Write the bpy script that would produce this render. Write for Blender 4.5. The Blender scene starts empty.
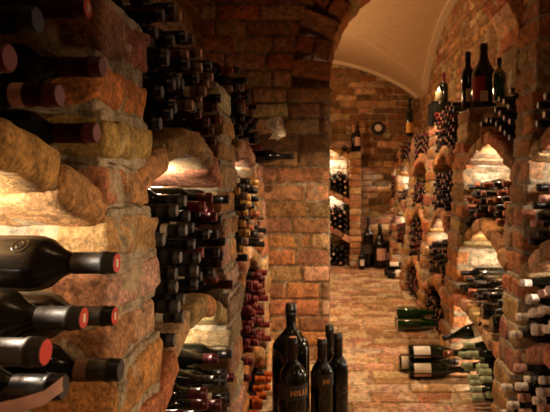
import bpy, bmesh, math, random
from mathutils import Vector, Matrix, noise, Euler
PI = math.pi
scn = bpy.context.scene
C = scn.collection

# ---------------------------------------------------------------- camera
EYE = 1.17
cam_d = bpy.data.cameras.new('camera')
cam = bpy.data.objects.new('camera', cam_d); C.objects.link(cam)
cam.location = (0, 0, EYE); cam.rotation_euler = (PI/2, 0, 0)
cam_d.sensor_width = 36; cam_d.lens = 36
cam_d.shift_x = -0.1; cam_d.shift_y = -23/550
cam_d.clip_start = 0.02
cam_d.dof.use_dof = True; cam_d.dof.focus_distance = 1.15; cam_d.dof.aperture_fstop = 10.0
scn.camera = cam

# ---------------------------------------------------------------- world, exposure, large lights
w = bpy.data.worlds.new('world'); scn.world = w; w.use_nodes = True
w.node_tree.nodes['Background'].inputs[0].default_value = (1.0, 0.55, 0.28, 1)
w.node_tree.nodes['Background'].inputs[1].default_value = 0.012
scn.view_settings.view_transform = 'Standard'; scn.view_settings.look = 'None'
scn.view_settings.exposure = 0.0; scn.view_settings.gamma = 1.0
scn.view_settings.use_curve_mapping = False

def point(name, loc, power, col=(1, .62, .33), r=.03):
    d = bpy.data.lights.new(name, 'POINT'); d.energy = power; d.color = col; d.shadow_soft_size = r
    o = bpy.data.objects.new(name, d); C.objects.link(o); o.location = loc; return o
def spot(name, loc, target, power, angle, blend=.5, col=(1, .62, .33), r=.05):
    d = bpy.data.lights.new(name, 'SPOT'); d.energy = power; d.color = col; d.shadow_soft_size = r
    d.spot_size = math.radians(angle); d.spot_blend = blend
    o = bpy.data.objects.new(name, d); C.objects.link(o); o.location = loc
    o.rotation_euler = (Vector(target)-Vector(loc)).to_track_quat('-Z', 'Y').to_euler(); return o
WARM = (1, .66, .37)
NICHE = (1, .88, .72)
spot('ceiling_spot_aisle', (.25, 2.8, 2.76), (.25, 2.95, 0), 135, 46, .4, WARM, .06)
spot('ceiling_spot_rear', (.6, 4.15, 2.42), (.35, 5.8, 0), 120, 80, .7, WARM, .06)
point('vault_lamp', (-.75, 5.6, 1.9), 60, (1, .59, .28), .08)
point('front_fill', (.5, .6, 2.5), 3, WARM, .12)  # added fill above the camera, out of view, for the front masonry
spot('pier_fill_spot', (.78, 1.0, 2.45), (-.20, 3.6, .42), 220, 30, .5, WARM, .04)  # added spot out of view, brightens the lower pier like niche light
spot('left_rack_fill_spot', (.95, .75, 1.12), (-.40, 1.0, .62), 36, 66, .5, WARM, .03)  # added stand-in for niche lamp spill across the aisle onto the left rack

# ---------------------------------------------------------------- materials
def srgb(r, g, b):
    f = lambda c: (c/255/12.92) if c/255 <= .04045 else ((c/255+.055)/1.055)**2.4
    return (f(r), f(g), f(b), 1)
def new_mat(name):
    m = bpy.data.materials.new(name); m.use_nodes = True
    return m, m.node_tree.nodes, m.node_tree.links, m.node_tree.nodes['Principled BSDF']
def plain(name, col, rough=.5, metal=0, bump=0, bscale=60, var=0, coat=0):
    m, n, l, b = new_mat(name)
    b.inputs['Base Color'].default_value = srgb(*col); b.inputs['Roughness'].default_value = rough
    b.inputs['Metallic'].default_value = metal; b.inputs['Coat Weight'].default_value = coat
    tc = n.new('ShaderNodeTexCoord'); no = n.new('ShaderNodeTexNoise'); no.inputs['Scale'].default_value = bscale
    l.new(tc.outputs['Object'], no.inputs['Vector'])
    if var:
        mx = n.new('ShaderNodeMixRGB'); mx.inputs[1].default_value = srgb(*[max(0, c*(1-var)) for c in col])
        mx.inputs[2].default_value = srgb(*[min(255, c*(1+var)) for c in col])
        l.new(no.outputs['Fac'], mx.inputs[0]); l.new(mx.outputs[0], b.inputs['Base Color'])
    if bump:
        bp = n.new('ShaderNodeBump'); bp.inputs['Strength'].default_value = 1; bp.inputs['Distance'].default_value = bump
        l.new(no.outputs['Fac'], bp.inputs['Height']); l.new(bp.outputs[0], b.inputs['Normal'])
    return m
def masonry(name, smear, amount, rough=.92, bump=.004, dark=.68, scale=1.0):
    """tint attribute x noise, with patches of lime mortar smeared over it"""
    m, n, l, b = new_mat(name)
    at = n.new('ShaderNodeAttribute'); at.attribute_name = 'tint'
    tc = n.new('ShaderNodeTexCoord')
    def nz(s, d=6, r=.6):
        x = n.new('ShaderNodeTexNoise'); x.inputs['Scale'].default_value = s*scale; x.inputs['Detail'].default_value = d
        x.inputs['Roughness'].default_value = r; l.new(tc.outputs['Object'], x.inputs['Vector']); return x
    def ramp(src, p0, c0, p1, c1):
        r = n.new('ShaderNodeValToRGB'); r.color_ramp.elements[0].position = p0; r.color_ramp.elements[1].position = p1
        r.color_ramp.elements[0].color = (c0, c0, c0, 1); r.color_ramp.elements[1].color = (c1, c1, c1, 1)
        l.new(src, r.inputs[0]); return r
    n1 = nz(9); n2 = nz(34, 8, .7); n3 = nz(120, 4); n4 = nz(4.2, 6, .65)
    r1 = ramp(n1.outputs['Fac'], .32, dark, .66, 1.3); r2 = ramp(n2.outputs['Fac'], .36, .52, .58, 1.28)
    mu = n.new('ShaderNodeMixRGB'); mu.blend_type = 'MULTIPLY'; mu.inputs[0].default_value = 1
    l.new(at.outputs['Color'], mu.inputs[1]); l.new(r1.outputs[0], mu.inputs[2])
    mu2 = n.new('ShaderNodeMixRGB'); mu2.blend_type = 'MULTIPLY'; mu2.inputs[0].default_value = 1
    l.new(mu.outputs[0], mu2.inputs[1]); l.new(r2.outputs[0], mu2.inputs[2])
    r3 = ramp(n3.outputs['Fac'], .38, .68, .58, 1.2)
    mu3 = n.new('ShaderNodeMixRGB'); mu3.blend_type = 'MULTIPLY'; mu3.inputs[0].default_value = 1
    l.new(mu2.outputs[0], mu3.inputs[1]); l.new(r3.outputs[0], mu3.inputs[2]); mu2 = mu3
    r4 = ramp(n4.outputs['Fac'], .655-amount, 0, .69-amount, 1)
    mx = n.new('ShaderNodeMixRGB'); l.new(r4.outputs[0], mx.inputs[0]); l.new(mu2.outputs[0], mx.inputs[1])
    mv = n.new('ShaderNodeMixRGB'); mv.blend_type = 'MULTIPLY'; mv.inputs[0].default_value = 1
    mv.inputs[1].default_value = srgb(*smear); l.new(r2.outputs[0], mv.inputs[2]); l.new(mv.outputs[0], mx.inputs[2])
    l.new(mx.outputs[0], b.inputs['Base Color']); b.inputs['Roughness'].default_value = rough
    b.inputs['Specular IOR Level'].default_value = .25
    ad = n.new('ShaderNodeMath'); ad.operation = 'MULTIPLY_ADD'; ad.inputs[1].default_value = .35
    l.new(n3.outputs['Fac'], ad.inputs[0]); l.new(n2.outputs['Fac'], ad.inputs[2])
    bp = n.new('ShaderNodeBump'); bp.inputs['Strength'].default_value = .9; bp.inputs['Distance'].default_value = bump*1.6
    l.new(ad.outputs[0], bp.inputs['Height']); l.new(bp.outputs[0], b.inputs['Normal'])
    return m
M = {}
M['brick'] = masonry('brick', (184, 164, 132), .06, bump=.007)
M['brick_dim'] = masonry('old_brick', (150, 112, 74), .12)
M['mortar'] = masonry('mortar', (186, 170, 142), .12, bump=.009)
M['floor_brick'] = masonry('floor_brick', (214, 186, 148), .14, rough=.75, bump=.003)
M['limewash'] = masonry('limewashed_brick', (240, 226, 196), .24, bump=.006)
M['plaster'] = plain('vault_plaster', (216, 188, 150), .9, bump=.002, bscale=14, var=.06)
M['plaster_trim'] = plain('plaster_rib', (232, 212, 180), .9, bump=.001, bscale=30)
M['glass'] = plain('dark_bottle_glass', (13, 14, 9), .10)
M['glass_dusty'] = plain('dusty_bottle_glass', (22, 19, 15), .2, var=.35, bscale=25, bump=.0004)
M['glass_olive'] = plain('olive_bottle_glass', (13, 22, 9), .08)
M['glass_green'] = plain('green_bottle_glass', (20, 70, 18), .07)
M['glass_green'].node_tree.nodes['Principled BSDF'].inputs['Transmission Weight'].default_value = .35
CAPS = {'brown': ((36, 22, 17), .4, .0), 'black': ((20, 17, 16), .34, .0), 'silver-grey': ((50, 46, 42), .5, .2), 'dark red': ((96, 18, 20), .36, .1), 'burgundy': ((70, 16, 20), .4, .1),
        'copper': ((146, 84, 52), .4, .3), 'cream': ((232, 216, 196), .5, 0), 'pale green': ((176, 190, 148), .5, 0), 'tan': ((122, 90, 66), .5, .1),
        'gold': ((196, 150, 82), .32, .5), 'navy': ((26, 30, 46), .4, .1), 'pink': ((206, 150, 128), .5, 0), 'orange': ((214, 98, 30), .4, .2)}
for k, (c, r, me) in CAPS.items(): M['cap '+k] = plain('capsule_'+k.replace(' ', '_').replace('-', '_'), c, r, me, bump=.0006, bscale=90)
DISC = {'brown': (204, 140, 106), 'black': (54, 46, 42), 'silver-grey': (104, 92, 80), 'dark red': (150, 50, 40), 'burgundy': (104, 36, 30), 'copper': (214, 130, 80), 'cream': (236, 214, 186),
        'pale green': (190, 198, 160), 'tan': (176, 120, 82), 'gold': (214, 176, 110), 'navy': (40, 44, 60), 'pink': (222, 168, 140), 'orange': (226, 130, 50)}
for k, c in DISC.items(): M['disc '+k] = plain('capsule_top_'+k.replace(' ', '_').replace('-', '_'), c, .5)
M['disc seal'] = plain('red_capsule_seal', (196, 52, 26), .5, var=.12, bscale=80)
M['paper'] = plain('label_paper', (224, 208, 182), .8, var=.05)
M['paper_red'] = plain('red_label_paper', (150, 34, 24), .7)
M['paper_yellow'] = plain('yellow_label_paper', (206, 150, 62), .7)
M['paper_grey'] = plain('dark_grey_label_paper', (62, 56, 50), .7)
M['paper_pink'] = plain('pink_paper', (216, 168, 150), .8, var=.15, bscale=50)
M['ink'] = plain('grey_label_ink', (120, 108, 98), .7)
M['gold_ink'] = plain('gold_lettering', (246, 190, 104), .35, .3)
M['black_iron'] = plain('black_painted_metal', (16, 14, 13), .5)
M['clock_face'] = plain('clock_face', (236, 220, 196), .6)
M['wood_dark'] = plain('dark_wood', (16, 11, 8), .6, bump=.001, var=.3, bscale=18)
M['wax'] = plain('candle_wax', (240, 220, 180), .5)
M['wood_dark'].node_tree.nodes['Principled BSDF'].inputs['Specular IOR Level'].default_value = .1
m, n, l, b = new_mat('flame'); b.inputs['Emission Color'].default_value = (1, .72, .36, 1); b.inputs['Emission Strength'].default_value = 30; M['flame'] = m

# ---------------------------------------------------------------- mesh building
class MB:
    def __init__(s): s.v = []; s.f = []; s.m = []; s.t = []; s.cur = (1, 1, 1); s.sm = []
    def add(s, verts, faces, mi=0, smooth=True):
        o = len(s.v); s.v += verts; s.t += [s.cur]*len(verts)
        s.f += [tuple(i+o for i in f) for f in faces]; s.m += [mi]*len(faces); s.sm += [smooth]*len(faces)
    def mesh(s, name, mats, origin=(0, 0, 0)):
        ox, oy, oz = origin
        me = bpy.data.meshes.new(name)
        me.from_pydata([(x-ox, y-oy, z-oz) for x, y, z in s.v], [], s.f)
        for mm in mats: me.materials.append(M[mm])
        me.polygons.foreach_set('material_index', s.m); me.polygons.foreach_set('use_smooth', s.sm)
        if any(t != (1, 1, 1) for t in s.t):
            a = me.color_attributes.new('tint', 'FLOAT_COLOR', 'POINT')
            a.data.foreach_set('color', [c for t in s.t for c in (t[0], t[1], t[2], 1)])
        me.update(); return me
    def build(s, name, mats, parent=None, origin=(0, 0, 0)):
        o = bpy.data.objects.new(name, s.mesh(name, mats, origin)); C.objects.link(o)
        if parent: o.parent = parent
        else: o.location = origin
        return o
def setp(o, label=None, cat=None, group=None, kind=None):
    for k, v in (('label', label), ('category', cat), ('group', group), ('kind', kind)):
        if v: o[k] = v
    return o
def empty(name, loc=(0, 0, 0), rot=(0, 0, 0)):
    o = bpy.data.objects.new(name, None); C.objects.link(o); o.location = loc; o.rotation_euler = rot
    o.empty_display_size = .05; return o

def nvec(p, s, seed=0):
    q = Vector((p[0]*s+seed*3.7, p[1]*s-seed*1.9, p[2]*s+seed))
    return noise.noise_vector(q)
BT = [(190, 138, 90), (176, 122, 78), (198, 150, 104), (166, 122, 84), (204, 164, 124), (192, 130, 80), (158, 116, 82)]
BT = [srgb(*c)[:3] for c in BT]
MORT = srgb(150, 122, 88)[:3]
CREAM = srgb(226, 208, 172)[:3]
def brick(mb, c, h, rot=None, res=.03, rr=.014, amp=.005, tint=None, mi=0, seed=None):
    """a worn, rounded, uneven brick: centre c, half size h, rotation rot"""
    rnd = random
    seed = rnd.uniform(0, 99) if seed is None else seed
    mb.cur = tint or tuple(x*rnd.uniform(.82, 1.15) for x in rnd.choice(BT))
    rr = min(rr, min(h)*.8)
    ax = []
    for k in range(3):
        n = max(1, min(9, int(2*(h[k]-rr)/res)))
        ax.append([-h[k], -h[k]+rr*.45, -h[k]+rr]+[-h[k]+rr+2*(h[k]-rr)*i/n for i in range(1, n)]+[h[k]-rr, h[k]-rr*.45, h[k]] if res < .06 else
                  [-h[k], -h[k]+rr]+[-h[k]+rr+2*(h[k]-rr)*i/n for i in range(1, n)]+[h[k]-rr, h[k]])
    idx = {}; V = []; F = []
    c = Vector(c); R = rot or Matrix.Identity(3)
    def vid(i, j, k):
        key = (i, j, k)
        if key not in idx:
            p = Vector((ax[0][i], ax[1][j], ax[2][k]))
            q = Vector([max(-(h[a]-rr), min(h[a]-rr, p[a])) for a in range(3)])
            d = p-q
            if d.length > 1e-6: p = q+d.normalized()*rr
            wp = c+R@p
            wp = wp+nvec(wp, 9, seed)*amp+nvec(wp, 31, seed)*amp*.6
            if res < .032: wp = wp+nvec(wp, 75, seed)*amp*.32
            idx[key] = len(V); V.append(tuple(wp))
        return idx[key]
    for a in range(3):
        b1, b2 = (a+1) % 3, (a+2) % 3
        for e, flip in ((0, True), (len(ax[a])-1, False)):
            for i in range(len(ax[b1])-1):
                for j in range(len(ax[b2])-1):
                    def P(u, v2):
                        t = [0, 0, 0]; t[a] = e; t[b1] = u; t[b2] = v2; return vid(*t)
                    q = (P(i, j), P(i+1, j), P(i+1, j+1), P(i, j+1))
                    F.append(q[::-1] if flip else q)
    mb.add(V, F, mi)
def slab(mb, lo, hi, res=.06, amp=.004, tint=MORT, mi=1):
    """a lump of mortar between bricks"""
    c = [(a+b)/2 for a, b in zip(lo, hi)]; h = [(b-a)/2 for a, b in zip(lo, hi)]
    brick(mb, c, h, None, res, .006, amp, tint, mi, 5.0)
def rot3(axis, a): return Matrix.Rotation(a, 3, axis)
def jit(s=.012):
    r = random.gauss
    return Euler((r(0, s), r(0, s), r(0, s))).to_matrix()

CH = .105                                   # height of one course with its joint
def brick_wall(mb, p0, u, n, z0, z1, length, span=None, ch=CH, bl=(.2, .34), depth=.1, gap=.014, res=.07, amp=.005, dz=.0, mort=.011, tints=None, mt=MORT):
    """courses of bricks along u from p0, face on the plane through p0 with outward normal n"""
    u = Vector(u); n = Vector(n); p0 = Vector(p0)
    R = Matrix((u, n, Vector((0, 0, 1)))).transposed()
    if R.determinant() < 0: R = Matrix((u, -n, Vector((0, 0, 1)))).transposed()
    z = z0; k = 0
    while z < z1-.02:
        h = ch*random.uniform(.9, 1.08)
        if z+h > z1: h = z1-z
        for (a, b) in (span(z+h/2) if span else [(0, length)]):
            x = a-random.uniform(0, .15) if a <= 0 else a
            while x < b-.02:
                L = random.uniform(*bl); xa = max(x, a); xb = min(x+L, b)
                if b-xb < .06: xb = b
                if xb-xa > .04:
                    c = p0+u*((xa+xb)/2)-n*(depth/2+random.uniform(-.004, .006))
                    c.z = z+h/2
                    t = tuple(y*random.uniform(.85, 1.12) for y in random.choice(tints)) if tints else None
                    brick(mb, c, ((xb-xa-gap)/2, depth/2, (h-gap)/2), R@jit(.008), res, .012, amp, t)
                x = xb if xb == b else x+L
            # mortar bed
            c0 = p0+u*a-n*(mort); c1 = p0+u*b-n*(depth)
            lo = [min(c0[i], c1[i]) for i in range(2)]+[z-.002]; hi = [max(c0[i], c1[i]) for i in range(2)]+[z+h+.002]
            slab(mb, lo, hi, .09, .003, mt)
        z += h; k += 1
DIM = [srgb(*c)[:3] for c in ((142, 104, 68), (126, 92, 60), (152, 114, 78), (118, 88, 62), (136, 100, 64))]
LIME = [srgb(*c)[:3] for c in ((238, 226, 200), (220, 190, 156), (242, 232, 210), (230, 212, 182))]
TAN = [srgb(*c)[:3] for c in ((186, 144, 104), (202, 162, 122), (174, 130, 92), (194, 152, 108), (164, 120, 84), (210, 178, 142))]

random.seed(3)
XL, XR = -.40, .87
WL, WR = -.84, 1.30
# ---------------------------------------------------------------- shell
def struct(o): o['kind'] = 'structure'; return o
# floor: worn bricks laid across the aisle
mb = MB()
y = -.6
while y < 8.1:
    wy = random.uniform(.10, .15); x = -2.2 if y > 4 else -.9
    x -= random.uniform(0, .2)
    xe = 1.35
    near = y > 1.6 and y < 4.6
    while x < xe:
        L = random.uniform(.2, .32)
        if x+L > -.45 or y > 4:
            brick(mb, (x+L/2, y+wy/2, -.028+random.uniform(-.004, .003)), ((L-.012)/2, (wy-.012)/2, .028), jit(.008), .05 if near else .09, .010, .004, tuple(q*random.uniform(.8, 1.1) for q in random.choice(TAN)))
        x += L
    y += wy
slab(mb, (-2.3, -.7, -.1), (1.4, 8.2, -.008), .3, .0, srgb(176, 146, 108)[:3])
struct(mb.build('floor', ['floor_brick', 'mortar']))

# left wall behind the racks, right wall, far wall
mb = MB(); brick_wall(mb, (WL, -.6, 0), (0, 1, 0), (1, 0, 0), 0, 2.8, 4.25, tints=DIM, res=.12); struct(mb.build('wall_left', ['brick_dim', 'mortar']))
mb = MB(); brick_wall(mb, (WR, -.6, 0), (0, 1, 0), (-1, 0, 0), 0, 3.12, 8.7, tints=TAN, res=.10, bl=(.12, .26), ch=.085, amp=.009); struct(mb.build('wall_right', ['brick', 'mortar']))
mb = MB(); brick_wall(mb, (-2.15, 8.0, 0), (1, 0, 0), (0, -1, 0), 0, 3.12, 3.5, tints=DIM+TAN[:2], res=.12, ch=.095); struct(mb.build('wall_far', ['brick', 'mortar']))
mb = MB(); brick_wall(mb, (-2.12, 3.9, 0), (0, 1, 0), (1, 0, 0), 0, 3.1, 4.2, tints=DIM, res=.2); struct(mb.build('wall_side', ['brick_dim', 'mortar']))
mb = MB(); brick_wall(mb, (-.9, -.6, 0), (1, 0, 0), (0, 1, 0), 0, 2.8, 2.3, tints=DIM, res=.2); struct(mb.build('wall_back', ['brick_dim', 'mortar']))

# brick pier carrying the front arch
AX, AH, AZ, AR = .618, .618, 1.84, .76        # centre x, half span, springing, rise
PY = 3.6
def ring_left(z, A, B):
    if z <= AZ: return None
    t = (z-AZ)/B
    return None if t >= 1 else A*math.sqrt(1-t*t)
def pier_span(z):
    if z < AZ: return [(0, .95)]
    r = ring_left(z, AH+.25, AR+.25)
    return [(0, .95+AX-r)] if r is not None else [(0, 2.27)]
mb = MB()
brick_wall(mb, (-.95, PY, 0), (1, 0, 0), (0, -1, 0), 0, 3.0, 2.27, pier_span, tints=None, res=.05, bl=(.2, .36), depth=.11, ch=.108, amp=.007, gap=.016)
def pier_core(z): return pier_span(z)
z = 0
while z < 3.0:                             # body of the pier behind its face bricks
    for a, b in pier_span(z+.05):
        slab(mb, (-.95+a, PY+.10, z), (-.95+b-.004, PY+.40, z+.108), .2, .002)
    z += .105
def right_span(z):
    if z < 2.12: return [(0, .12)]
    r = (AH+.12)*math.sqrt(max(0, 1-((z-2.12)/(.48+.12))**2)) or None
    return [(max(-.0, AX+r-1.24), .40)] if r is not None else []
mb2 = MB()
z = .0
brick_wall(mb, (1.238, PY, 0), (1, 0, 0), (0, -1, 0), 1.69, 2.6, .4, lambda zz: [(0.0, .42)] if zz < 2.12 else right_span(zz), res=.06, bl=(.2, .3), depth=.40, ch=.10, amp=.007)
# voussoirs
def ring(mb, t0, t1, nn, th, AZ=AZ, AR=AR, d=.4):
    for i in range(nn):
        a = t0+(t1-t0)*(i+.5)/nn
        cx, cz = AX+(AH+th/2)*math.cos(a), AZ+(AR+th/2)*math.sin(a)
        seg = (AH*abs(t1-t0)/nn)*1.12
        rads = [th/2] if i % 2 == 0 or th < .2 else [th/4, th*3/4]
        R = rot3('Y', -a)
        if len(rads) == 1:
            brick(mb, (cx, PY+d/2, cz), (th/2, d/2+random.uniform(0, .01), seg/2-.006), R@jit(.02), .04, .014, .008)
        else:
            for q in rads:
                cx, cz = AX+(AH+q)*math.cos(a), AZ+(AR+q)*math.sin(a)
                brick(mb, (cx, PY+d/2, cz), (th/4-.006, d/2+random.uniform(0, .01), seg/2-.004), R@jit(.02), .04, .014, .008)
ring(mb, PI, PI*.5, 9, .26); ring(mb, 0, PI*.5, 9, .13, 2.12, .48)
struct(mb.build('wall_pier', ['brick', 'mortar']))

# plaster vault over the rear bay, flat ceiling over the front one
def seg(u):
    u = min(1, abs(u)); return .7*(1-u*u)+.3*math.sqrt(1-u*u)
ZB = 2.38
def vz(x, y):
    h1 = .60*seg((x+.4)/1.70)
    h2 = .66*seg((y-5.65)/1.65) if 4 < y < 7.3 else 0
    # groined: the higher of two crossing barrels
    d = h1-h2
    return ZB+max(h1, h2)-(.016*math.exp(-(d/.03)**2) if h2 > .01 else 0)
mb = MB(); nx, ny = 110, 130
X0, X1, Y0, Y1 = -2.1, 1.31, 3.99, 8.02
V = [(X0+(X1-X0)*i/nx, Y0+(Y1-Y0)*j/ny, vz(X0+(X1-X0)*i/nx, Y0+(Y1-Y0)*j/ny)) for j in range(ny+1) for i in range(nx+1)]
F = [(j*(nx+1)+i, (j+1)*(nx+1)+i, (j+1)*(nx+1)+i+1, j*(nx+1)+i+1) for j in range(ny) for i in range(nx)]
mb.add(V, F)
mb.add([(x, y, z) for z in (2.8, 2.9) for x, y in ((-.9, -.7), (1.4, -.7), (1.4, 4.0), (-.9, 4.0))], [(0, 3, 2, 1), (4, 5, 6, 7), (0, 1, 5, 4), (1, 2, 6, 5), (2, 3, 7, 6), (3, 0, 4, 7)], smooth=False)
struct(mb.build('ceiling', ['plaster']))
# plaster ribs along the two lunettes
def rib(name, pts, wdir, wd, th):
    mb = MB(); V = []; F = []
    for i, p in enumerate(pts):
        p = Vector(p); q = pts[min(i+1, len(pts)-1)]; r = pts[max(i-1, 0)]
        t = (Vector(q)-Vector(r)).normalized(); wv = Vector(wdir); nn = t.cross(wv).normalized()
        if nn.z > 0: nn = -nn
        for a, bb in ((0, 0), (1, 0), (1, .7), (.8, 1), (0, 1)):
            V.append(tuple(p+wv*wd*a+nn*th*bb))
    for i in range(len(pts)-1):
        for k in range(5):
            F.append((i*5+k, i*5+(k+1) % 5, i*5+5+(k+1) % 5, i*5+5+k))
    mb.add(V, F, smooth=False); struct(mb.build(name, ['plaster_trim']))
rib('trim_1', [(-2.08+(3.36)*i/48, 7.93, vz(-2.08+3.36*i/48, 7.8)+.004) for i in range(49)], (0, 1, 0), .06, .05)
rib('trim_2', [(1.21, 4.02+3.26*i/48, ZB+.66*seg((4.02+3.26*i/48-5.65)/1.65)+.004) for i in range(49)], (1, 0, 0), .1, .03)

# ---------------------------------------------------------------- brick wine racks
def arch_fn(y0, y1, zs, za, p, skew=0):
    yc, a = (y0+y1)/2, (y1-y0)/2
    return lambda y: zs+skew*max(-1, min(1, (y-yc)/a))+(za-zs)*(1-min(1, abs((y-yc)/a))**p)
class Rack:
    def __init__(s, name, sgn, face, back, batter=0):
        s.sgn, s.face, s.back, s.batter = sgn, face, back, batter
        s.loc = (face, 0, 0); s.root = empty(name, s.loc)
    def fx(s, z): return s.face+s.sgn*s.batter*(EYE-z)
    def part(s, mb, name, mats=('brick', 'mortar')): return mb.build(name, list(mats), s.root, s.loc)
    def pillar(s, y0, y1, z1, res=.035, wob=.010, lime=.25, z0=0):
        mb = MB(); z = z0; k = 0; sg = s.sgn
        while z < z1-.03:
            h = min(CH*random.uniform(.88, 1.12), z1-z)
            f = s.fx(z+h/2)+sg*random.uniform(-.012, .008)
            fl = random.uniform(.15, .25) if sg > 0 else random.uniform(.05, .10); D = abs(s.face-s.back)-.01
            a = y0+random.uniform(-wob, wob); b = y1+random.uniform(-wob, wob)
            two = random.random() < .3 and res < .05
            cuts = [(a, b)] if not two else [(a, a+(b-a)*.5-.003), (a+(b-a)*.5+.003, b)]
            for (p, q) in cuts:
                brick(mb, (f-sg*fl/2, (p+q)/2, z+h/2), (fl/2, (q-p)/2, (h-.022)/2), jit(.022), res, .013, .011)
            xa, xb = f-sg*(fl+.012), s.back+sg*.005
            brick(mb, ((xa+xb)/2, (a+b)/2, z+h/2), (abs(xa-xb)/2, (b-a)/2-.004, (h-.02)/2), jit(.01), res*1.6, .014, .006, random.choice(LIME) if random.random() < (.5 if sg > 0 else .93) else None)
            slab(mb, (min(f-sg*.010, s.back+sg*.004), a+.005, z-.004), (max(f-sg*.010, s.back+sg*.004), b-.005, z+h+.004), .03 if res < .05 else .1, .010, srgb(176, 156, 126)[:3])
            z += h; k += 1
        return s.part(mb, 'pillar')
    def arch(s, y0, y1, zs, za, th=.08, p=2, n=6, res=.035, skew=0):
        """zs/za: top surface at the springing and at the crown"""
        f = arch_fn(y0, y1, zs, za, p, skew); mb = MB(); sg = s.sgn
        y0e, y1e = y0-.05, y1+.05
        ys = [y0e+(y1e-y0e)*i/n for i in range(n+1)]
        for i in range(n):
            a, b = ys[i], ys[i+1]; za_, zb_ = f(a), f(b)
            ang = math.atan2(zb_-za_, b-a); L = math.hypot(b-a, zb_-za_)
            ym, zm = (a+b)/2, f((a+b)/2)*.5+(za_+zb_)*.25
            nz_, ny_ = math.cos(ang), -math.sin(ang)
            face = s.fx(zm)+sg*random.uniform(-.014, .010); D = abs(face-s.back)-.012
            c = (face-sg*D/2, ym-ny_*th/2, zm-nz_*th/2-.004)
            brick(mb, c, (D/2, L/2-.004, th/2), rot3('X', ang)@jit(.015), res, .02, .007)
            c2 = (face-sg*(D/2+.014), ym-ny_*th/2, zm-nz_*th/2-.004)
            mb2 = [D/2, L/2+.012, th/2-.014]
            brick(mb, c2, mb2, rot3('X', ang), .06, .006, .004, srgb(176, 150, 112)[:3], 1, 5.)
        return s.part(mb, 'arch')
    def backwall(s, y0, y1, z1):
        mb = MB()
        brick_wall(mb, (s.back, y0, 0), (0, 1, 0), (s.sgn, 0, 0), 0, z1, y1-y0, tints=LIME, depth=.035, res=.09, ch=.10, bl=(.22, .36), mt=CREAM, amp=.007)
        return s.part(mb, 'back_wall', ('limewash', 'mortar'))

bottles = []     # every racked bottle: dict(x, y, z, r, sgn, cap, prof, where, bayid)
LEVELS = {}
def pack(y0, y1, floor_fn, ztop, radii, seed, pre=(), sparse=0.0, zlim=None):
    rnd = random.Random(seed); discs = list(pre); out = []
    bad = []
    while True:
        r = rnd.choice(radii); best = None
        y = y0+r+.018
        while y <= y1-r-.018:
            if any(abs(y-q) < .012 for q in bad): y += .006; continue
            z = max(floor_fn(y+r*k/4)+.022+r*math.sqrt(1-(k/4)**2) for k in range(-4, 5))
            for (dy, dz_, dr) in discs:
                R = r+dr+.0012
                if abs(dy-y) < R: z = max(z, dz_+math.sqrt(R*R-(dy-y)**2))
            if z+r <= ztop(y):
                sc = z+rnd.uniform(0, .022)
                if best is None or sc < best[0]: best = (sc, y, z)
            y += .006
        if best is None: break
        _, y, z = best
        discs.append((y, z, r))
        out.append((y, z, r))
        if len(out) > 90: break
    return out

left = Rack('brick_wine_rack', 1, XL, -.75, .05)
setp(left.root, 'rough brick wine rack with arched niches lining the left wall', 'wine rack')
left.pillar(-.10, .18, 1.85); left.pillar(.98, 1.24, 1.54, res=.022); left.pillar(2.05, 2.34, 1.56, res=.03); left.pillar(3.10, 3.40, 1.28)
left.backwall(-.1, 3.5, 1.3)
LA = {}
for key, y0, y1, res in (('A', .18, .98, .024), ('B', 1.24, 2.05, .028), ('C', 2.34, 3.10, .04)):
    lv = {'A': ((.18, .35), (.64, .80), (1.155, 1.268)), 'B': ((.20, .35), (.70, .83), (1.215, 1.335)), 'C': ((.20, .35), (.73, .86), (1.26, 1.39))}[key]
    for i, (zs, za) in enumerate(lv):
        if key in 'AB' and i == 0: pass
        left.arch(y0, y1, zs, za, .068, 2.0, 5 if key != 'C' else 6, res)
        LA[key, i] = arch_fn(y0, y1, zs, za, 2.0)
right = Rack('brick_wine_rack', -1, XR, 1.245, .075)
setp(right.root, 'long brick wine rack with pointed arches along the right wall', 'wine rack')
RP = [(1.45, 1.65), (2.45, 2.69), (3.62, 3.93), (4.78, 5.03), (5.95, 6.20), (7.10, 7.35)]
for i, (a, b) in enumerate(RP):
    right.pillar(a, b, 1.67 if i != 1 else 2.5, res=(.03, .03, .035, .05, .06, .07)[i])
right.backwall(1.4, 7.94, 1.55)
BAYS = dict(G=(1.65, 2.45), E=(2.69, 3.62), F=(3.93, 4.78), H=(5.03, 5.95), I=(6.20, 7.10), J=(7.35, 7.90))
for k, (a, b) in BAYS.items():
    for i, (zs, za) in enumerate(((.32, .45), (.81, .975), (1.33, 1.47))):
        if k == 'G' and i == 0: zs, za = .42, .56
        sk = 0
        if k == 'E' and i == 0: zs, za, sk = .405, .44, .035
        if k in 'EF' and i == 2: sk = .03
        right.arch(a, b, zs, za, .074, 1.45, 7 if k in 'GEF' else 6, {'G': .03, 'E': .03, 'F': .045}.get(k, .07), sk)
        LA[k, i] = arch_fn(a, b, zs, za, 1.45, sk)

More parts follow.
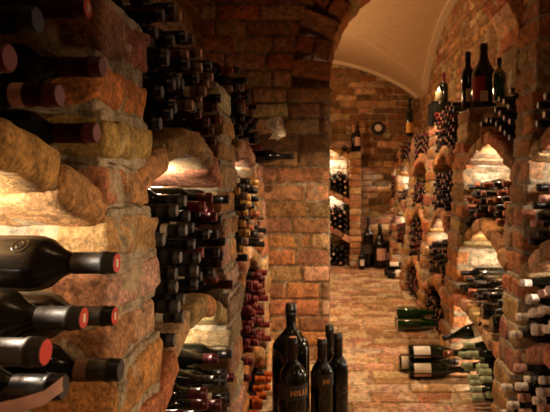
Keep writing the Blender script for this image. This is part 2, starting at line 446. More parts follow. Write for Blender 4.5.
# small rack against the far wall, open towards the aisle
fr = empty('brick_wine_rack', (-.08, 7.6, 0))
setp(fr, 'narrow arched brick wine rack standing against the far wall', 'wine rack')
FY = 7.6
def far_pillar(x0, x1, z1):
    mb = MB(); z = 0
    while z < z1-.03:
        h = min(random.uniform(.085, .105), z1-z)
        brick(mb, ((x0+x1)/2, FY+.19+random.uniform(-.01, .01), z+h/2), ((x1-x0)/2+random.uniform(-.008, .004), .19, (h-.016)/2), jit(.01), .09, .012, .006)
        slab(mb, (x0+.012, FY+.014, z-.004), (x1-.012, FY+.38, z+h+.004), .2, .003)
        z += h
    mb.build('pillar', ['brick', 'mortar'], fr, (-.08, FY, 0))
far_pillar(.27, .43, 1.60); far_pillar(-.60, -.43, 1.60)
FA = {}
for i, (zs, za) in enumerate(((.40, .59), (.92, 1.09), (1.54, 1.73))):
    f = arch_fn(-.43, .27, zs, za, 1.6); FA[i] = f; mb = MB()
    for j in range(6):
        a = -.46+.76*j/6; b = a+.76/6; za_, zb_ = f(a), f(b); ang = math.atan2(zb_-za_, b-a)
        brick(mb, ((a+b)/2, FY+.19, (za_+zb_)/2-.04), (.066, .19+random.uniform(-.01, .01), .038), rot3('Y', -ang), .08, .014, .006)
    mb.build('arch', ['brick', 'mortar'], fr, (-.08, FY, 0))
mb = MB(); brick_wall(mb, (-.6, 7.95, 0), (1, 0, 0), (0, -1, 0), 0, 1.5, .86, tints=LIME, depth=.03, res=.2, mt=CREAM)
mb.build('back_wall', ['limewash', 'mortar'], fr, (-.08, FY, 0))

# ---------------------------------------------------------------- bottles
def lathe(mb, prof, segs, mi=0, cap0=True, cap1=False, capmi=None):
    """surface of revolution about +X; prof = [(x, r)]"""
    V = []; F = []
    for x, r in prof:
        for k in range(segs):
            a = 2*PI*k/segs; V.append((x, r*math.cos(a), r*math.sin(a)))
    for i in range(len(prof)-1):
        for k in range(segs):
            F.append((i*segs+k, i*segs+(k+1) % segs, (i+1)*segs+(k+1) % segs, (i+1)*segs+k))
    mb.add(V, [f[::-1] for f in F], mi)
    if cap0: mb.add([V[k] for k in range(segs)], [tuple(range(segs))], mi, False)
    if cap1: o = len(V)-segs; mb.add([V[o+k] for k in range(segs)], [tuple(range(segs))[::-1]], mi if capmi is None else capmi, False)
def prof_of(shape, r, L):
    """(body profile, neck start, neck end radius)"""
    e = L-.30 if L < .36 else (L-.30)
    s = L/.30
    if shape == 'bordeaux': return [(0, r*.8), (.003*s, r*.93), (.010*s, r), (.178*s, r), (.190*s, r*.97), (.203*s, r*.86), (.213*s, r*.66), (.222*s, r*.5), (.235*s, .0148*s if r < .06 else r*.27), (.290*s, .0142*s if r < .06 else r*.255)]
    if shape == 'burgundy': return [(0, r*.8), (.003*s, r*.93), (.010*s, r), (.135*s, r), (.155*s, r*.96), (.175*s, r*.83), (.195*s, r*.62), (.215*s, r*.45), (.235*s, .0150*s if r < .06 else r*.33), (.290*s, .0142*s if r < .06 else r*.28)]
cache = {}
def protos(shape, r, L, segs, glass, cap, seal, caplen):
    key = (shape, round(r, 4), L, segs, glass, cap, seal, caplen)
    if key in cache: return cache[key]
    p = prof_of(shape, r, L); s = L/.30; nr = p[-1][1]
    mb = MB(); lathe(mb, p, segs); body = mb.mesh('glass_body', [glass])
    mb = MB(); c0 = L-caplen*s; cr = nr+.0014*s
    base = next((q[1] for q in p[::-1] if q[0] <= c0), nr)
    pr = [(c0, max(cr, nr+.0006)+.0006), (c0+.012*s, cr+.0003), (L-.022*s, cr), (L-.021*s, cr+.0016*s), (L-.014*s, cr+.0016*s), (L-.013*s, cr+.0004*s), (L-.002*s, cr+.0004*s), (L, cr-.0016*s)]
    lathe(mb, pr, segs, 0, False, True, 1)
    if seal == 'tag' and segs > 16:
        mb.add([(L+.0006, a, b2) for a, b2 in ((-.004, -.006), (.004, -.006), (.004, .006), (-.004, .006))], [(0, 1, 2, 3)], 2, False)
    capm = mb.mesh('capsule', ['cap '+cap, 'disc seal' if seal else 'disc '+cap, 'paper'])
    cache[key] = (body, capm); return cache[key]
def place(o, parent):
    o.parent = parent; C.objects.link(o)
ORD = ['zeroth', 'first', 'second', 'third', 'fourth', 'fifth', 'sixth', 'seventh', 'eighth', 'ninth', 'tenth', 'eleventh', 'twelfth', 'thirteenth', 'fourteenth', 'fifteenth']
def bottle(name, loc, rot, shape='bordeaux', r=.037, L=.30, glass='glass', cap='black', segs=14, seal=None, caplen=.048, band=None, label=None, cat='bottle', group=None, lab=None):
    """lab: (x0, x1, material, a0, a1) wrap label on the body"""
    e = empty(name, loc, rot); setp(e, label, cat, group)
    b, c = protos(shape, r, L, segs, glass, cap, seal, caplen)
    place(bpy.data.objects.new('glass_body', b), e); place(bpy.data.objects.new('capsule', c), e)
    s = L/.30
    if band:
        key = ('band', r, L, band, segs)
        if key not in cache:
            mb = MB(); nr = prof_of(shape, r, L)[-1][1]
            lathe(mb, [(L-caplen*s-.017*s, nr+.0024*s), (L-caplen*s+.001*s, nr+.0022*s)], segs, 0, False); cache[key] = mb.mesh('neck_band', [band])
        place(bpy.data.objects.new('neck_band', cache[key]), e)
    if lab:
        for (x0, x1, mat, a0, a1) in (lab if isinstance(lab, list) else [lab]):
            mb = MB(); n = max(6, int(abs(a1-a0)/12)); rr = r+.0008
            V = [(x, rr*math.cos(math.radians(a0+(a1-a0)*k/n)), rr*math.sin(math.radians(a0+(a1-a0)*k/n))) for x in (x0, x1) for k in range(n+1)]
            mb.add(V, [(k, k+1, n+2+k, n+1+k) for k in range(n)]); place(bpy.data.objects.new('label', mb.mesh('label', [mat])), e)
    return e

def bay(rack, key, y0, y1, floor_fn, ztop, caps, phrase, seed, ymin=-9, pre=(), radii=(.037, .0385, .037, .041), tips=(-.045, -.005), segs=14, group='', bands=0, glass=('glass',)):
    rnd = random.Random(seed*7+1); sg = rack.sgn
    zt = ztop if callable(ztop) else (lambda y: ztop)
    res = pack(y0, y1, floor_fn, zt, radii, seed, pre)
    for (y, z, r) in res:
        if y < ymin: continue
        tipx = rack.fx(z)+sg*rnd.uniform(*tips)
        if sg > 0: tipx = max(tipx, -.432)
        else: tipx = min(tipx, .898)
        px_, py_ = 330+550*tipx/y, 183+550*(EYE-z)/y
        if py_ > 425 or py_ < -14 or px_ < -12 or px_ > 562: continue
        cap = caps(y, z, rnd)
        bottles.append(dict(x=tipx, y=y, z=z, r=r, sg=sg, cap=cap, shape='burgundy' if r > .04 else 'bordeaux', bay=phrase, grp=group, segs=segs, glass=rnd.choice(glass), band=rnd.random() < bands, roll=rnd.uniform(0, 6), d=y))
def pick(*opts):
    names = [o for o, wt in opts for _ in range(wt)]
    return lambda y, z, rnd: rnd.choice(names)

# --- left rack
# hand-set bottles of the nearest bay: (px, py, Z, radius, capsule, seal, glass, extra)
def P(px, py, Z): return ((px-330)/550*Z, Z, EYE-(py-183)/550*Z)
NEAR = [
 (117, 263, .81, .041, 'silver-grey', 'tag', 'glass_dusty', 'dusty black bottle with embossed swirl, lone on top in the nearest lit niche'),
 (84, 318, .752, .041, 'silver-grey', 'tag', 'glass_dusty', 'dusty bottle with white tag on red seal, just below the embossed bottle'),
 (115, 316, .90, .040, 'black', 'tag', 'glass_dusty', 'black-capped bottle with red tagged seal behind the dusty grey-capped ones'),
 (46, 352, .62, .042, 'silver-grey', 'plain', 'glass', 'grey-capped bottle with large plain orange-red seal, nearest lit niche'),
 (121, 370, .80, .040, 'black', None, 'glass', 'all-black capped bottle with worn tan neck band, beside the brick pillar'),
 (64, 387, .69, .041, 'black', None, 'glass', 'black-capped bottle with pink paper strip trailing over its neck'),
 (97, 133, .87, .038, 'burgundy', None, 'glass', 'red-capped bottle resting low on the nearest arch beside the pillar'),
 (60, 95, .75, .038, 'burgundy', None, 'glass', 'red-capped bottle with pale collar, middle of the dark nearest top niche'),
 (103, 67, .85, .038, 'burgundy', None, 'glass', 'red-capped bottle reaching furthest towards the pillar, dark nearest top niche'),
 (10, 58, .60, .038, 'dark red', None, 'glass', 'bottle at frame edge with only its round red cap showing, nearest top niche'),
 (38, 20, .665, .040, 'navy', None, 'glass', 'navy-capped bottle high in the dark nearest top niche'),
 (88, 8, .80, .038, 'burgundy', 'tag', 'glass', 'red-capped bottle with white tag on its seal, top of nearest niche'),
]
preM, preT = [], []
from math import hypot
def settle(items, fl):
    """drop hand-set discs onto what is under them, keeping their order and side positions"""
    out = []
    for it in sorted(items, key=lambda q: q[1]):
        y, z, r = it[0], it[1], it[2]
        out.append([y, z, r, it[3]])
    return out
for i, (px, py, Z, r, cap, seal, gl, lb) in enumerate(NEAR):
    x, y, z = P(px, py, Z)
    (preM if py > 200 else preT).append((y, z, r))
    if i == 4: bd = 'cap tan'
    elif i == 7: bd = 'paper_pink'
    else: bd = None
    e = bottle('wine_bottle', (x-.30, y, z), (0, 0, 0), 'bordeaux', r, .30, gl, cap, 32, seal, .046 if bd else .062, bd, lb, 'bottle', 'bottles in the nearest left bay')
    if i == 0:   # embossed swirl on the shoulder
        mb = MB(); nn = 64
        V = []; F = []
        cx, ca = .172, math.radians(-58)
        for k in range(nn+1):
            t = k/nn*4*PI+1; q = .0010*t
            u, v = q*math.cos(t), q*math.sin(t)
            for du, rr in ((-.0012, .0), (0, .0009), (.0012, .0)):
                qq = q+du; u, v = qq*math.cos(t), qq*math.sin(t)
                xx = cx+u; rad = r+.0003+rr
                a = ca+v/r; V.append((xx, rad*math.cos(a)*1, rad*math.sin(a)))
        # local -Y side faces the aisle camera: rotate so that it looks out
        V = [(a_, -b_, c_) for a_, b_, c_ in V]
        V = [(a_, -abs(b_), abs(c_)*.55+.0) for a_, b_, c_ in V] if False else V
        for k in range(nn):
            for j in range(2): F.append((k*3+j, k*3+j+1, k*3+j+4, k*3+j+3))
        R = Matrix.Rotation(math.radians(0), 3, 'X')
        V2 = []
        for (a_, b_, c_) in V:
            ang = math.atan2(c_, b_); rad = hypot(b_, c_)
            # centre of swirl at angle 158 deg from +Y (towards the camera, slightly up)
            off = ang-math.atan2(r*math.sin(ca), -r*math.cos(ca))
            ang2 = math.radians(134)+off
            V2.append((a_, rad*math.cos(ang2), rad*math.sin(ang2)))
        mb.add(V2, F); place(bpy.data.objects.new('embossed_swirl', mb.mesh('embossed_swirl', ['glass_dusty'])), e)
# pink paper strip lying across the neck of the lowest bottle
mb = MB(); x, y, z = P(64, 387, .69); pts = [(x+.004, y-.012, z+.008), (x-.012, y-.026, z-.004), (x-.04, y-.034, z-.010), (x-.09, y-.045, z-.017), (x-.15, y-.060, z-.024)]
V = []
for i, p in enumerate(pts):
    wd = .009-.0005*i
    V += [(p[0], p[1], p[2]+wd), (p[0], p[1]-.002, p[2]), (p[0], p[1], p[2]-wd)]
V += [(a, b+.0015, c) for a, b, c in V]
F = []; nV = 3*len(pts)
for i in range(len(pts)-1):
    for j in range(2):
        q = (i*3+j, i*3+j+1, i*3+j+4, i*3+j+3); F.append(q); F.append(tuple(k+nV for k in q[::-1]))
mb.add(V, F)
o = mb.build('paper_strip', ['paper_pink'], None, (x, y, z)); setp(o, 'faded pink paper strip lying across a bottle neck at lower left', 'paper strip')

yA0, yA1 = .18, .98
bay(left, 'Am', yA0, .97, LA['A', 1], lambda y: .875, pick(('black', 4), ('silver-grey', 1)), 'nearest left lit niche', 11, .45, preM, group='bottles in the nearest left bay', segs=24, glass=('glass', 'glass_dusty'), tips=(-.01, .035))
bay(left, 'At', yA0, .97, LA['A', 2], lambda y: 1.40 if y < .55 else 1.30, pick(('black', 3), ('burgundy', 1)), 'nearest left top niche', 12, .45, preT, group='bottles in the nearest left bay', segs=24, tips=(-.01, .035))
GB, GC = 'bottles in the second left bay', 'bottles in the third left bay'
def capB_top(y, z, rnd):
    if z < 1.43 and y > 1.7: return rnd.choice(['dark red', 'burgundy'])
    if z > 1.50 and y > 1.55: return rnd.choice(['tan', 'tan', 'black'])
    return rnd.choice(['black', 'black', 'tan', 'black'])
bay(left, 'Bt', 1.24, 2.05, LA['B', 2], lambda y: 1.70-max(0, y-1.55)*.28, capB_top, 'top of second left bay', 21, group=GB, segs=18, bands=.15, tips=(-.01, .035))
def capB_mid(y, z, rnd): return rnd.choice(['silver-grey', 'black', 'silver-grey', 'black']) if y < 1.62 else rnd.choice(['dark red', 'dark red', 'burgundy', 'black'])
bay(left, 'Bm', 1.24, 2.05, LA['B', 1], lambda y: 1.165, capB_mid, 'middle of second left bay', 22, group=GB, segs=20, bands=.3, tips=(-.01, .035))
bay(left, 'Bl', 1.24, 2.05, LA['B', 0], lambda y: .63, pick(('black', 4), ('burgundy', 2)), 'bottom of second left bay', 23, group=GB, segs=20, bands=.4, tips=(-.01, .035))
bay(left, 'Ct', 2.34, 3.10, LA['C', 2], lambda y: 1.76-(y-2.34)*.18, pick(('black', 4), ('dark red', 1), ('tan', 1)), 'top of third left bay', 31, group=GC, bands=.2, tips=(-.01, .035))
bay(left, 'Cm', 2.34, 3.10, LA['C', 1], lambda y: 1.22, pick(('gold', 2), ('black', 4), ('tan', 1), ('copper', 1)), 'middle of third left bay', 32, group=GC, bands=.3, tips=(-.01, .035))
bay(left, 'Cl', 2.34, 3.10, LA['C', 0], lambda y: .765, pick(('dark red', 5), ('burgundy', 2)), 'lower part of third left bay', 33, group=GC, tips=(.0, .04))
bay(left, 'C0', 2.34, 3.10, lambda y: .0, lambda y: .20, pick(('orange', 1),), 'floor of third left bay', 34, group=GC, tips=(.0, .05))
# --- right rack
GG, GE, GF = 'bottles in the nearest right bay', 'bottles in the second right bay', 'bottles in the third right bay'
bay(right, 'Gt', 1.65, 2.45, LA['G', 2], lambda y: 1.60, pick(('black', 3), ('brown', 3)), 'top of nearest right bay', 41, 1.95, group=GG)
bay(right, 'Gm', 1.65, 2.45, LA['G', 1], lambda y: 1.20, pick(('black', 4), ('dark red', 2), ('pink', 1)), 'middle of nearest right bay', 42, 1.95, group=GG)
bay(right, 'Gl', 1.65, 2.45, LA['G', 0], lambda y: .80, pick(('cream', 6), ('pink', 1)), 'lower part of nearest right bay', 43, 1.95, group=GG, tips=(-.03, .04))
bay(right, 'G0', 1.65, 2.45, lambda y: .0, lambda y: .44, pick(('cream', 5), ('pink', 3)), 'floor of nearest right bay', 44, 1.95, group=GG, tips=(-.02, .06))
bay(right, 'Et', 2.69, 3.62, LA['E', 2], lambda y: 1.73-(y-2.69)*.30, pick(('black', 2), ('brown', 4)), 'top of second right bay', 51, group=GE)
bay(right, 'Em', 2.69, 3.62, LA['E', 1], lambda y: 1.215, lambda y, z, rnd: rnd.choice(['copper', 'copper', 'copper', 'black']) if y < 3.15 else rnd.choice(['black', 'black', 'copper', 'silver-grey']), 'middle of second right bay', 52, group=GE)
bay(right, 'El', 2.69, 3.62, LA['E', 0], lambda y: .64 if y > 2.95 else .60, pick(('black', 4), ('copper', 1)), 'lower part of second right bay', 53, group=GE, pre=((2.80, LA['E', 0](2.80)+.062, .048), (2.90, LA['E', 0](2.90)+.088, .048)))
bay(right, 'Ft', 3.93, 4.78, LA['F', 2], lambda y: 1.80, pick(('dark red', 2), ('brown', 5), ('black', 1)), 'top of third right bay', 61, group=GF)
bay(right, 'Fm', 3.93, 4.78, LA['F', 1], lambda y: 1.31, pick(('brown', 5), ('black', 2)), 'middle of third right bay', 62, group=GF)
bay(right, 'Fl', 3.93, 4.78, LA['F', 0], lambda y: .74, pick(('black', 3), ('brown', 3)), 'lower part of third right bay', 63, group=GF)
bay(right, 'F0', 3.93, 4.78, lambda y: 0, lambda y: .33, pick(('brown', 4), ('black', 1)), 'floor of third right bay', 64, group=GF, pre=((4.42, .045, .06), (4.30, .045, .06)))
for k, (a, b), tops in (('H', BAYS['H'], (.32, .86, 1.22, 1.72)), ('I', BAYS['I'], (.02, .72, 1.12, 1.68)), ('J', BAYS['J'], (.02, .72, 1.30, 1.62))):
    cs = {'H': (('brown', 5), ('dark red', 1)), 'I': (('dark red', 2), ('brown', 4)), 'J': (('dark red', 2), ('brown', 4))}[k]
    for i in range(4):
        bay(right, k+str(i), a, b, (lambda y: 0) if i == 0 else LA[k, i-1], tops[i], pick(*cs), 'far', 70+i, segs=8)
# order: what shows largest first
bottles.sort(key=lambda d: d['y'])
INDIV, REST = bottles[:288], bottles[288:]
# name the place of each bottle inside its niche: row counted upwards, then counted away from the viewer
rows = {}
for d in bottles: rows.setdefault((d['bay'], int(d['z']/.062)), []).append(d)
for bk in {k[0] for k in rows}:
    for ri, key in enumerate(sorted(k for k in rows if k[0] == bk)):
        for ci, d in enumerate(sorted(rows[key], key=lambda q: q['y'])): d['row'], d['col'] = ri+1, ci+1
for d in INDIV:
    rot = (d['roll'], 0, 0) if d['sg'] > 0 else (d['roll'], 0, PI)
    lb = f"{d['cap']}-capped bottle, {ORD[d['col']]} from the near end, {ORD[d['row']]} row up, {d['bay']}".replace('silver-grey', 'silver').replace('dark red', 'red').replace('pale green', 'green')
    bottle('wine_bottle', (d['x']-d['sg']*.30, d['y'], d['z']), rot, d['shape'], d['r'], .30, d['glass'], d['cap'], d['segs'], None, .048, 'paper' if d['band'] else None, lb, 'bottle', d['grp'])
mats = ['glass']; mid = {}
mb = MB()
for x in sorted(CAPS):
    mid[x] = len(mats); mats += ['cap '+x, 'disc '+x]
def merged(mb, loc, dirv, r, L, cap, segs=9, shape='bordeaux'):
    t = MB(); p = prof_of(shape, r, L); lathe(t, [p[0]]+p[2:], segs)
    nr = p[-1][1]+.0016; c0 = L-.055
    lathe(t, [(c0, nr), (L, nr)], segs, mid[cap], False, True, mid[cap]+1)
    ang = math.atan2(dirv[1], dirv[0]); ca, sa = math.cos(ang), math.sin(ang)
    V = [(loc[0]+x*ca-y*sa, loc[1]+x*sa+y*ca, loc[2]+z) for x, y, z in t.v]
    o = len(mb.v); mb.v += V; mb.t += [(1, 1, 1)]*len(V); mb.f += [tuple(i+o for i in f) for f in t.f]; mb.m += t.m; mb.sm += t.sm
for d in REST:
    merged(mb, (d['x']-d['sg']*.30, d['y'], d['z']), (d['sg'], 0, 0), d['r'], .30, d['cap'], 9, d['shape'])
# far rack: bottles point at the aisle
rf = random.Random(5)
for i, (fl, top) in enumerate(((lambda x: 0, .34), (FA[0], .88), (FA[1], 1.36), (FA[2], 1.72))):
    for (x, z, r) in pack(-.43, .27, fl, lambda y: top, (.037, .038), 90+i):
        merged(mb, (x, 7.93, z), (0, -1, 0), r, .30, rf.choice(['black', 'black', 'pink', 'gold' if i == 2 else 'cream']), 9)
o = mb.build('distant_wine_bottles', mats, None, (.9, 6, 0)); setp(o, 'wine bottles filling the distant niches along the right and far walls', 'bottles', kind='stuff')

# ---------------------------------------------------------------- niche lamps (one LED under the crown of each lit niche)
def niche(rack, y, z, p): point('niche_lamp', (rack.face-rack.sgn*.19, y, z), p, NICHE, .018)
for y, z, p in ((.74, 1.125, 7), (1.86, 1.20, 2.4), (2.92, 1.255, 3.5), (1.84, .70, 7), (2.90, .78, 4)): niche(left, y, z, p)
for y, z, p in ((2.15, 1.30, 5), (2.2, .835, 8), (2.2, .455, 7), (3.25, 1.30, 8), (3.25, .81, 9), (3.3, .36, 12), (4.5, .80, 10), (5.6, .80, 7), (6.8, .80, 8), (6.8, 1.30, 7), (7.65, 1.30, 7), (7.65, .80, 7), (6.8, .33, 5)): point('niche_lamp', (1.10, y, z), p, NICHE, .015)
point('niche_lamp', (-.08, 7.78, 1.60), 8, NICHE, .02); point('niche_lamp', (-.08, 7.78, .97), 5, NICHE, .02)

# ---------------------------------------------------------------- standing bottles in front of the pier
UP = (0, -PI/2, 0)
def stand(px, Z, top_py, r, label, **k):
    x = (px-330)/550*Z; L = k.pop('L', None) or EYE-(top_py-183)/550*Z
    z0 = k.pop('z0', 0)
    rz = k.pop('rz', 0)
    rot = (Matrix.Rotation(rz, 4, 'Z') @ Euler(UP).to_matrix().to_4x4()).to_euler()
    return bottle('wine_bottle', (x, Z, z0), rot, label=label, L=L, r=r, segs=k.pop('segs', 40), **k), (x, Z, L)
GS = 'big bottles standing by the brick pier'
stand(291, 2.75, 303, .094, 'largest black bottle with broad shoulders standing against the brick pier', shape='bordeaux', cap='black', group=GS, caplen=.03)
fb, (fx_, fy_, fL) = stand(293, 2.50, 337, .066, 'tall black bottle with grey band label and gold letters, in front of the largest', cap='brown', group=GS, caplen=.07, lab=(.205, .270, 'paper_grey', 90, 270))
sb, (sx_, sy_, sL) = stand(322, 2.62, 338, .054, 'black bottle with a partly hidden gold lettered band, right of the front one', cap='brown', group=GS, caplen=.07, lab=(.215, .275, 'paper_grey', 90, 270))
stand(329.5, 2.86, 325, .047, 'slim black bottle whose neck rises behind two standing bottles', cap='black', group=GS, caplen=.07)
tb, (tx_, ty_, tL) = stand(338, 2.70, 333, .050, 'black bottle with faint small print, outermost towards the open floor', cap='black', group=GS, caplen=.07)
def wrap_text(s, size, cx, cy, r, z, a_start, mat, parent, name='lettering'):
    """letters bent round an upright bottle; a_start = angle in degrees from the camera-facing line, growing to the right"""
    cu = bpy.data.curves.new('t', 'FONT'); cu.body = s; cu.size = size; cu.extrude = .0006; cu.offset = .0008; cu.space_character = 1.15; cu.resolution_u = 3
    to = bpy.data.objects.new('t', cu); C.objects.link(to)
    dg = bpy.context.evaluated_depsgraph_get(); me = bpy.data.meshes.new_from_object(to.evaluated_get(dg)); bpy.data.objects.remove(to)
    me.transform(Matrix.Identity(4))
    for v in me.vertices:
        a = math.radians(a_start)+v.co.x/r; rr = r+.0014+v.co.z
        v.co = Vector((cx+rr*math.sin(a), cy-rr*math.cos(a), z+v.co.y))
    me.materials.clear(); me.materials.append(M[mat])
    o = bpy.data.objects.new(name, me); C.objects.link(o); bpy.context.view_layer.update()
    o.parent = parent; o.matrix_parent_inverse = parent.matrix_world.inverted()
    return o
wrap_text('HILLI', .033, fx_, fy_, .066, .226, -6, 'gold_ink', fb)
wrap_text('HI', .030, sx_, sy_, .054, .230, 6, 'gold_ink', sb)
for zz, t in ((.165, 'l l l'), (.15, 'l l l l'), (.132, 'l l')):
    pass
for zz, n_ in ((.175, 3), (.155, 4), (.11, 3)):
    mb = MB(); V = []
    a0 = .35
    for k in range(7):
        a = a0+k*.11*n_/3
        for q in (0, .004): V.append((tx_+(.0508)*math.sin(a), ty_-(.0508)*math.cos(a), zz+q))
    mb.add(V, [(2*k, 2*k+2, 2*k+3, 2*k+1) for k in range(6)])
    o = mb.build('printed_line', ['ink']); bpy.context.view_layer.update(); o.parent = tb; o.matrix_parent_inverse = tb.matrix_world.inverted()

# ---------------------------------------------------------------- bottles on the floor and in the lowest second bay niche
def lay(x, y, z, label, rotz=0, tilt=0, **k):
    rot = (Matrix.Rotation(rotz, 4, 'Z') @ Matrix.Rotation(-tilt, 4, 'Y') @ Matrix.Rotation(k.pop('roll', 0), 4, 'X')).to_euler()
    return bottle('wine_bottle', (x, y, z), rot, label=label, **k)
GN = 'bottles lying on the floor'
# green magnums, bases towards the aisle
lay(.53, 4.36, .050, 'green bottle lying on the floor, lower of the far pair by the rack', 0, 0, shape='burgundy', r=.046, L=.36, glass='glass_green', cap='black', segs=28, group=GN)
lay(.525, 4.46, .050, 'green bottle lying on the floor, tucked behind the lower far one', 0, 0, shape='burgundy', r=.046, L=.36, glass='glass_green', cap='black', segs=28, group=GN)
lay(.53, 4.41, .131, 'green bottle lying on top of the far floor pair', 0, 0, shape='burgundy', r=.046, L=.36, glass='glass_green', cap='black', segs=28, group=GN)
# labelled ones
LBL = [(.04, .125, 'paper', 120, 245)]
lay(.47, 3.30, .052, 'lying bottle with cream bordered label, lower one at the front of the floor pile', 0, 0, shape='burgundy', r=.048, L=.37, glass='glass_olive', cap='black', segs=28, group=GN, lab=[(.03, .13, 'paper', 118, 186), (.03, .13, 'paper_pink', 196, 218)])
lay(.475, 3.35, .137, 'lying bottle with cream label, stacked on the front of the floor pile', 0, 0, shape='burgundy', r=.048, L=.37, glass='glass_olive', cap='black', segs=28, group=GN, lab=[(.03, .13, 'paper', 112, 178), (.03, .13, 'paper_pink', 190, 200)])
lay(.43, 3.43, .052, 'lying bottle with pale label, rear one sticking furthest into the aisle', 0, 0, shape='burgundy', r=.048, L=.37, glass='glass_olive', cap='black', segs=28, group=GN, lab=[(.012, .06, 'paper', 112, 215)])
# necks of the floor pile with pale green capsules
rp = pack(2.72, 3.20, lambda y: .0, lambda y: .295, (.038, .0385), 77)
lbrow = {}
for (y, z, r) in rp: lbrow.setdefault(int(z/.062), []).append((y, z, r))
for ri, key in enumerate(sorted(lbrow)):
    for ci, (y, z, r) in enumerate(sorted(lbrow[key])):
        tip = .735+((ri*7+ci*5) % 4)*.018
        lay(tip+.30, y, z, f'pale green-capped bottle, {ORD[ci+1]} from the near end, {ORD[ri+1]} row up, floor pile', PI, 0, r=r, shape='burgundy', glass='glass_olive', cap='pale green', segs=20, group='pale green-capped bottles piled on the floor', caplen=.06)
# bottle leaning on the pile, label up; copper-capped one across
lay(.955, 3.25, .325, 'tilted bottle with white label resting on top of the floor pile', PI, -.25, shape='burgundy', r=.042, L=.30, glass='glass_olive', cap='black', segs=28, group=GN, lab=[(.03, .12, 'paper', -45, 60)])
lay(1.02, 3.29, .150, 'copper-capped bottle lying above the labelled floor bottles', PI, 0, shape='bordeaux', r=.037, L=.34, glass='glass_olive', cap='copper', segs=20, group=GN)
# two heavy black bottles, bases out, over the lowest arch of the second right bay
fE = LA['E', 0]
lay(.82, 2.80, fE(2.80)+.062, 'heavy black bottle lying base outwards beside the brick pillar', .0, 0, shape='burgundy', r=.046, L=.34, glass='glass', cap='black', segs=28, group='dark bottles lying base outwards')
lay(.80, 2.90, fE(2.90)+.088, 'black bottle lying base outwards above the heavy one by the pillar', .0, 0, shape='burgundy', r=.044, L=.34, glass='glass', cap='black', segs=28, group='dark bottles lying base outwards')
# paper tag hanging on its string
mb = MB()
tx, ty, tz = P(480, 300, 2.86); r_ = .0012
for (z0_, z1_) in ((tz-.115, tz+.045),):
    brick(mb, (tx, ty, (z0_+z1_)/2), (r_, r_, (z1_-z0_)/2), None, .1, .0004, 0, (1, 1, .999), 0)
o = mb.build('tag_string', ['black_iron'], None, (tx, ty, tz)); setp(o, 'thin dark string hanging from the black bottles by the pillar', 'string')
mb = MB(); brick(mb, (tx, ty, tz-.125), (.007, .002, .012), rot3('Y', .5), .1, .001, 0, (1, 1, .999), 0)
mb.build('tag', ['black_iron'], o, (tx, ty, tz))

# big bottles standing at the far wall
GFAR = 'bottles standing on the floor at the far wall'
stand(368, 7.62, 217, .075, 'tallest dark bottle with slender neck standing at the far wall', group=GFAR, segs=24, cap='black', lab=(.2, .32, 'paper_grey', 120, 240))
stand(380, 7.55, 224, .095, 'broad black bottle with pale label standing at the far wall', group=GFAR, segs=24, shape='burgundy', cap='black', lab=(.12, .28, 'paper_pink', 150, 235))
stand(387.5, 7.72, 240, .055, 'smaller dark bottle with pale label in the far corner', group=GFAR, segs=24, cap='black', lab=(.1, .2, 'paper_pink', 150, 220))
stand(361.5, 7.42, 248, .04, 'small dark bottle beside the brick pillar of the far rack', group=GFAR, segs=24, cap='black', lab=(.06, .14, 'paper', 150, 240))
# bottles and box lying near the far end of the floor
lay(.70, 6.75, .052, 'dark lying bottle with large white label, front one at far end', 0, 0, shape='burgundy', r=.05, L=.38, glass='glass', segs=20, group='dark bottles lying on the floor at the far end', lab=[(.1, .22, 'paper', 90, 220)])
lay(.68, 6.9, .052, 'dark lying bottle at the far end, behind the white labelled one', 0, 0, shape='burgundy', r=.05, L=.38, glass='glass', segs=20, group='dark bottles lying on the floor at the far end', lab=[(.03, .1, 'paper', 90, 220)])
lay(.69, 6.83, .138, 'dark lying bottle stacked on two others at the far end', 0, 0, shape='burgundy', r=.05, L=.38, glass='glass', segs=20, group='dark bottles lying on the floor at the far end', lab=[(.05, .16, 'paper', 90, 170)])

# ---------------------------------------------------------------- on top of the racks
GT = 'bottles standing on top of the racks'
def top_of(key, y): return max([d['z']+d['r'] for d in bottles if abs(d['y']-y) < .09 and d['bay'] == key and d['z'] > 1.4] or [1.67])+.006
def stand_at(x, y, z0, top_py, r, label, **k):
    L = EYE-(top_py-183)/550*y-z0
    return bottle('wine_bottle', (x, y, z0), UP, label=label, L=L, r=r, segs=28, group=GT, **k)
stand_at(1.045, 3.74, 1.684, 44, .088, 'largest bottle with red and white label standing on the rack pillar', shape='burgundy', cap='black', caplen=.03, lab=[(.04, .2, 'paper_red', 105, 170), (.03, .10, 'paper', 150, 182)])
stand_at(.965, 3.848, 1.684, 52, .045, 'slimmer bottle with pale label behind the largest one on the rack', cap='black', lab=[(.05, .14, 'paper', 150, 230)])
stand_at(.93, 3.02, top_of('top of second right bay', 3.02), 58, .036, 'green bottle standing on the piled bottles beside the arch', glass='glass_green', cap='black')
zt = top_of('top of third right bay', 4.50)
stand_at(.93, 4.50, zt, 73, .037, 'bottle with bright red capsule standing on the rack behind the candle', cap='dark red', caplen=.07)
stand_at(.88, 6.07, 1.684, 98, .040, 'bottle with yellow label standing at the far end of the rack', cap='black', lab=[(.04, .15, 'paper_yellow', 100, 260)])
stand_at((357.5-330)/550*7.72, 7.72, 1.61, 121, .042, 'red-capped bottle with pale label on top of the far rack', cap='dark red', lab=[(.08, .2, 'paper_pink', 120, 240)])
stand_at((353.5-330)/550*7.86, 7.86, 1.61, 125, .036, 'slim bottle behind the red-capped one on top of the far rack', cap='pink', caplen=.11)
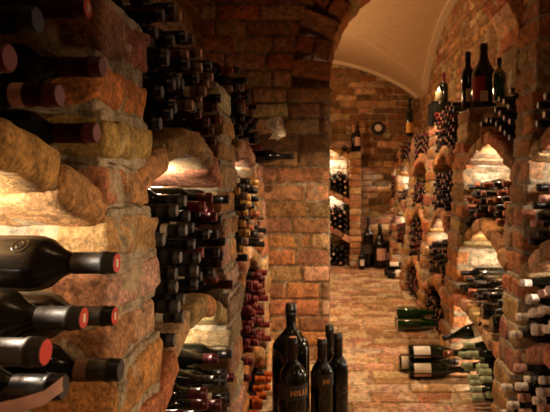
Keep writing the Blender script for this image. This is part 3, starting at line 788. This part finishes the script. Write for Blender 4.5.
# lying dark bottles on the crown of the far rack arch
# candle
cy_, cx_ = 4.22, .835
cz_ = top_of('top of third right bay', cy_)
mb = MB(); cr = .026; hh = .075
t = MB(); lathe(t, [(0, cr), (.07, cr), (.072, cr*.8), (.066, cr*.5)], 20, 0, True, True)
mb.add([(cx_+y, cy_+z, cz_+x) for x, y, z in t.v], t.f)
cd = mb.build('candle', ['wax'], None, (cx_, cy_, cz_)); setp(cd, 'short lit candle burning on the bottles on top of the right rack', 'candle')
mb = MB(); t = MB(); lathe(t, [(.0, .002), (.006, .006), (.014, .0065), (.024, .004), (.034, .001)], 12, 0, True, False)
mb.add([(cx_+y, cy_+z, cz_+.070+x) for x, y, z in t.v], t.f)
mb.build('flame', ['flame'], cd, (cx_, cy_, cz_))
point('candle_light', (cx_-.02, cy_-.02, cz_+.15), 1.2, WARM, .01)
# dark wooden crate
mb = MB()
bx, by, bz = .98, 4.905, 1.685
for (dx, dy, dz, hx, hy, hz) in ((0, -.11, .02, .08, .008, .09), (0, .11, .02, .08, .008, .09), (-.08, 0, .02, .008, .102, .09), (.08, 0, .02, .008, .102, .09), (0, 0, -.065, .08, .102, .006), (0, 0, .115, .09, .12, .007)):
    brick(mb, (bx+dx, by+dy, bz+.075+dz), (hx, hy, hz), None, .2, .003, 0, (1, 1, .999), 0)
o = mb.build('wooden_crate', ['wood_dark'], None, (bx, by, bz)); setp(o, 'small dark wooden crate on top of the right rack under the vault springing', 'crate')
# wall clock
mb = MB(); t = MB(); cxk, czk = (378-330)/550*7.97, EYE+(183-128)/550*7.97
t = MB(); lathe(t, [(0, .045), (.0, .095), (.012, .098), (.03, .09), (.035, .075), (.022, .062), (.018, .05)], 36, 0, False)
mb.add([(cxk+y, 7.965-x, czk+z) for x, y, z in t.v], [f[::-1] for f in t.f])
ck = mb.build('wall_clock', ['black_iron'], None, (cxk, 7.965, czk)); setp(ck, 'small round wall clock with thick black rim on the far wall', 'clock')
mb = MB(); t = MB(); lathe(t, [(.0, .05), (.019, .05)], 28, 0, False, True)
mb.add([(cxk+y, 7.965-x, czk+z) for x, y, z in t.v], [f[::-1] for f in t.f]); mb.build('clock_face', ['clock_face'], ck, (cxk, 7.965, czk))

# dark bottle lying on the third left pillar, neck out over the pier; white tissue above
bottle('wine_bottle', (-.52, 3.22, 1.325), (0, 0, 0), 'burgundy', .040, .31, 'glass', 'black', 18, None, .075, None, 'black bottle lying on the low pillar with its neck out before the pier', 'bottle', None)
mb = MB(); random.seed(8)
ox, oy, oz = P(275, 128, 3.02); V = []; F = []; a_, b_ = 12, 12
for i in range(a_+1):
    for j in range(b_+1):
        u, v = i/a_-.5, j/b_-.5
        wv = .085*(1-.45*abs(v+.1))
        pz = -v*.125; px_ = u*wv+.02*math.sin(v*7)
        q = nvec((u*3, v*3, 0), 1.6, 4)
        V.append((ox+px_+q[0]*.016, oy+q[1]*.035, oz+pz+q[2]*.014))
for i in range(a_):
    for j in range(b_):
        F.append((i*(b_+1)+j, (i+1)*(b_+1)+j, (i+1)*(b_+1)+j+1, i*(b_+1)+j+1))
nV = len(V); V += [(x, y+.002, z) for x, y, z in V]; F += [tuple(k+nV for k in f[::-1]) for f in F]
mb.add(V, F, smooth=False)
o = mb.build('tissue_wrap', ['paper'], None, (ox, oy, oz)); setp(o, 'crumpled white tissue paper hanging from the bottles before the pier', 'paper')
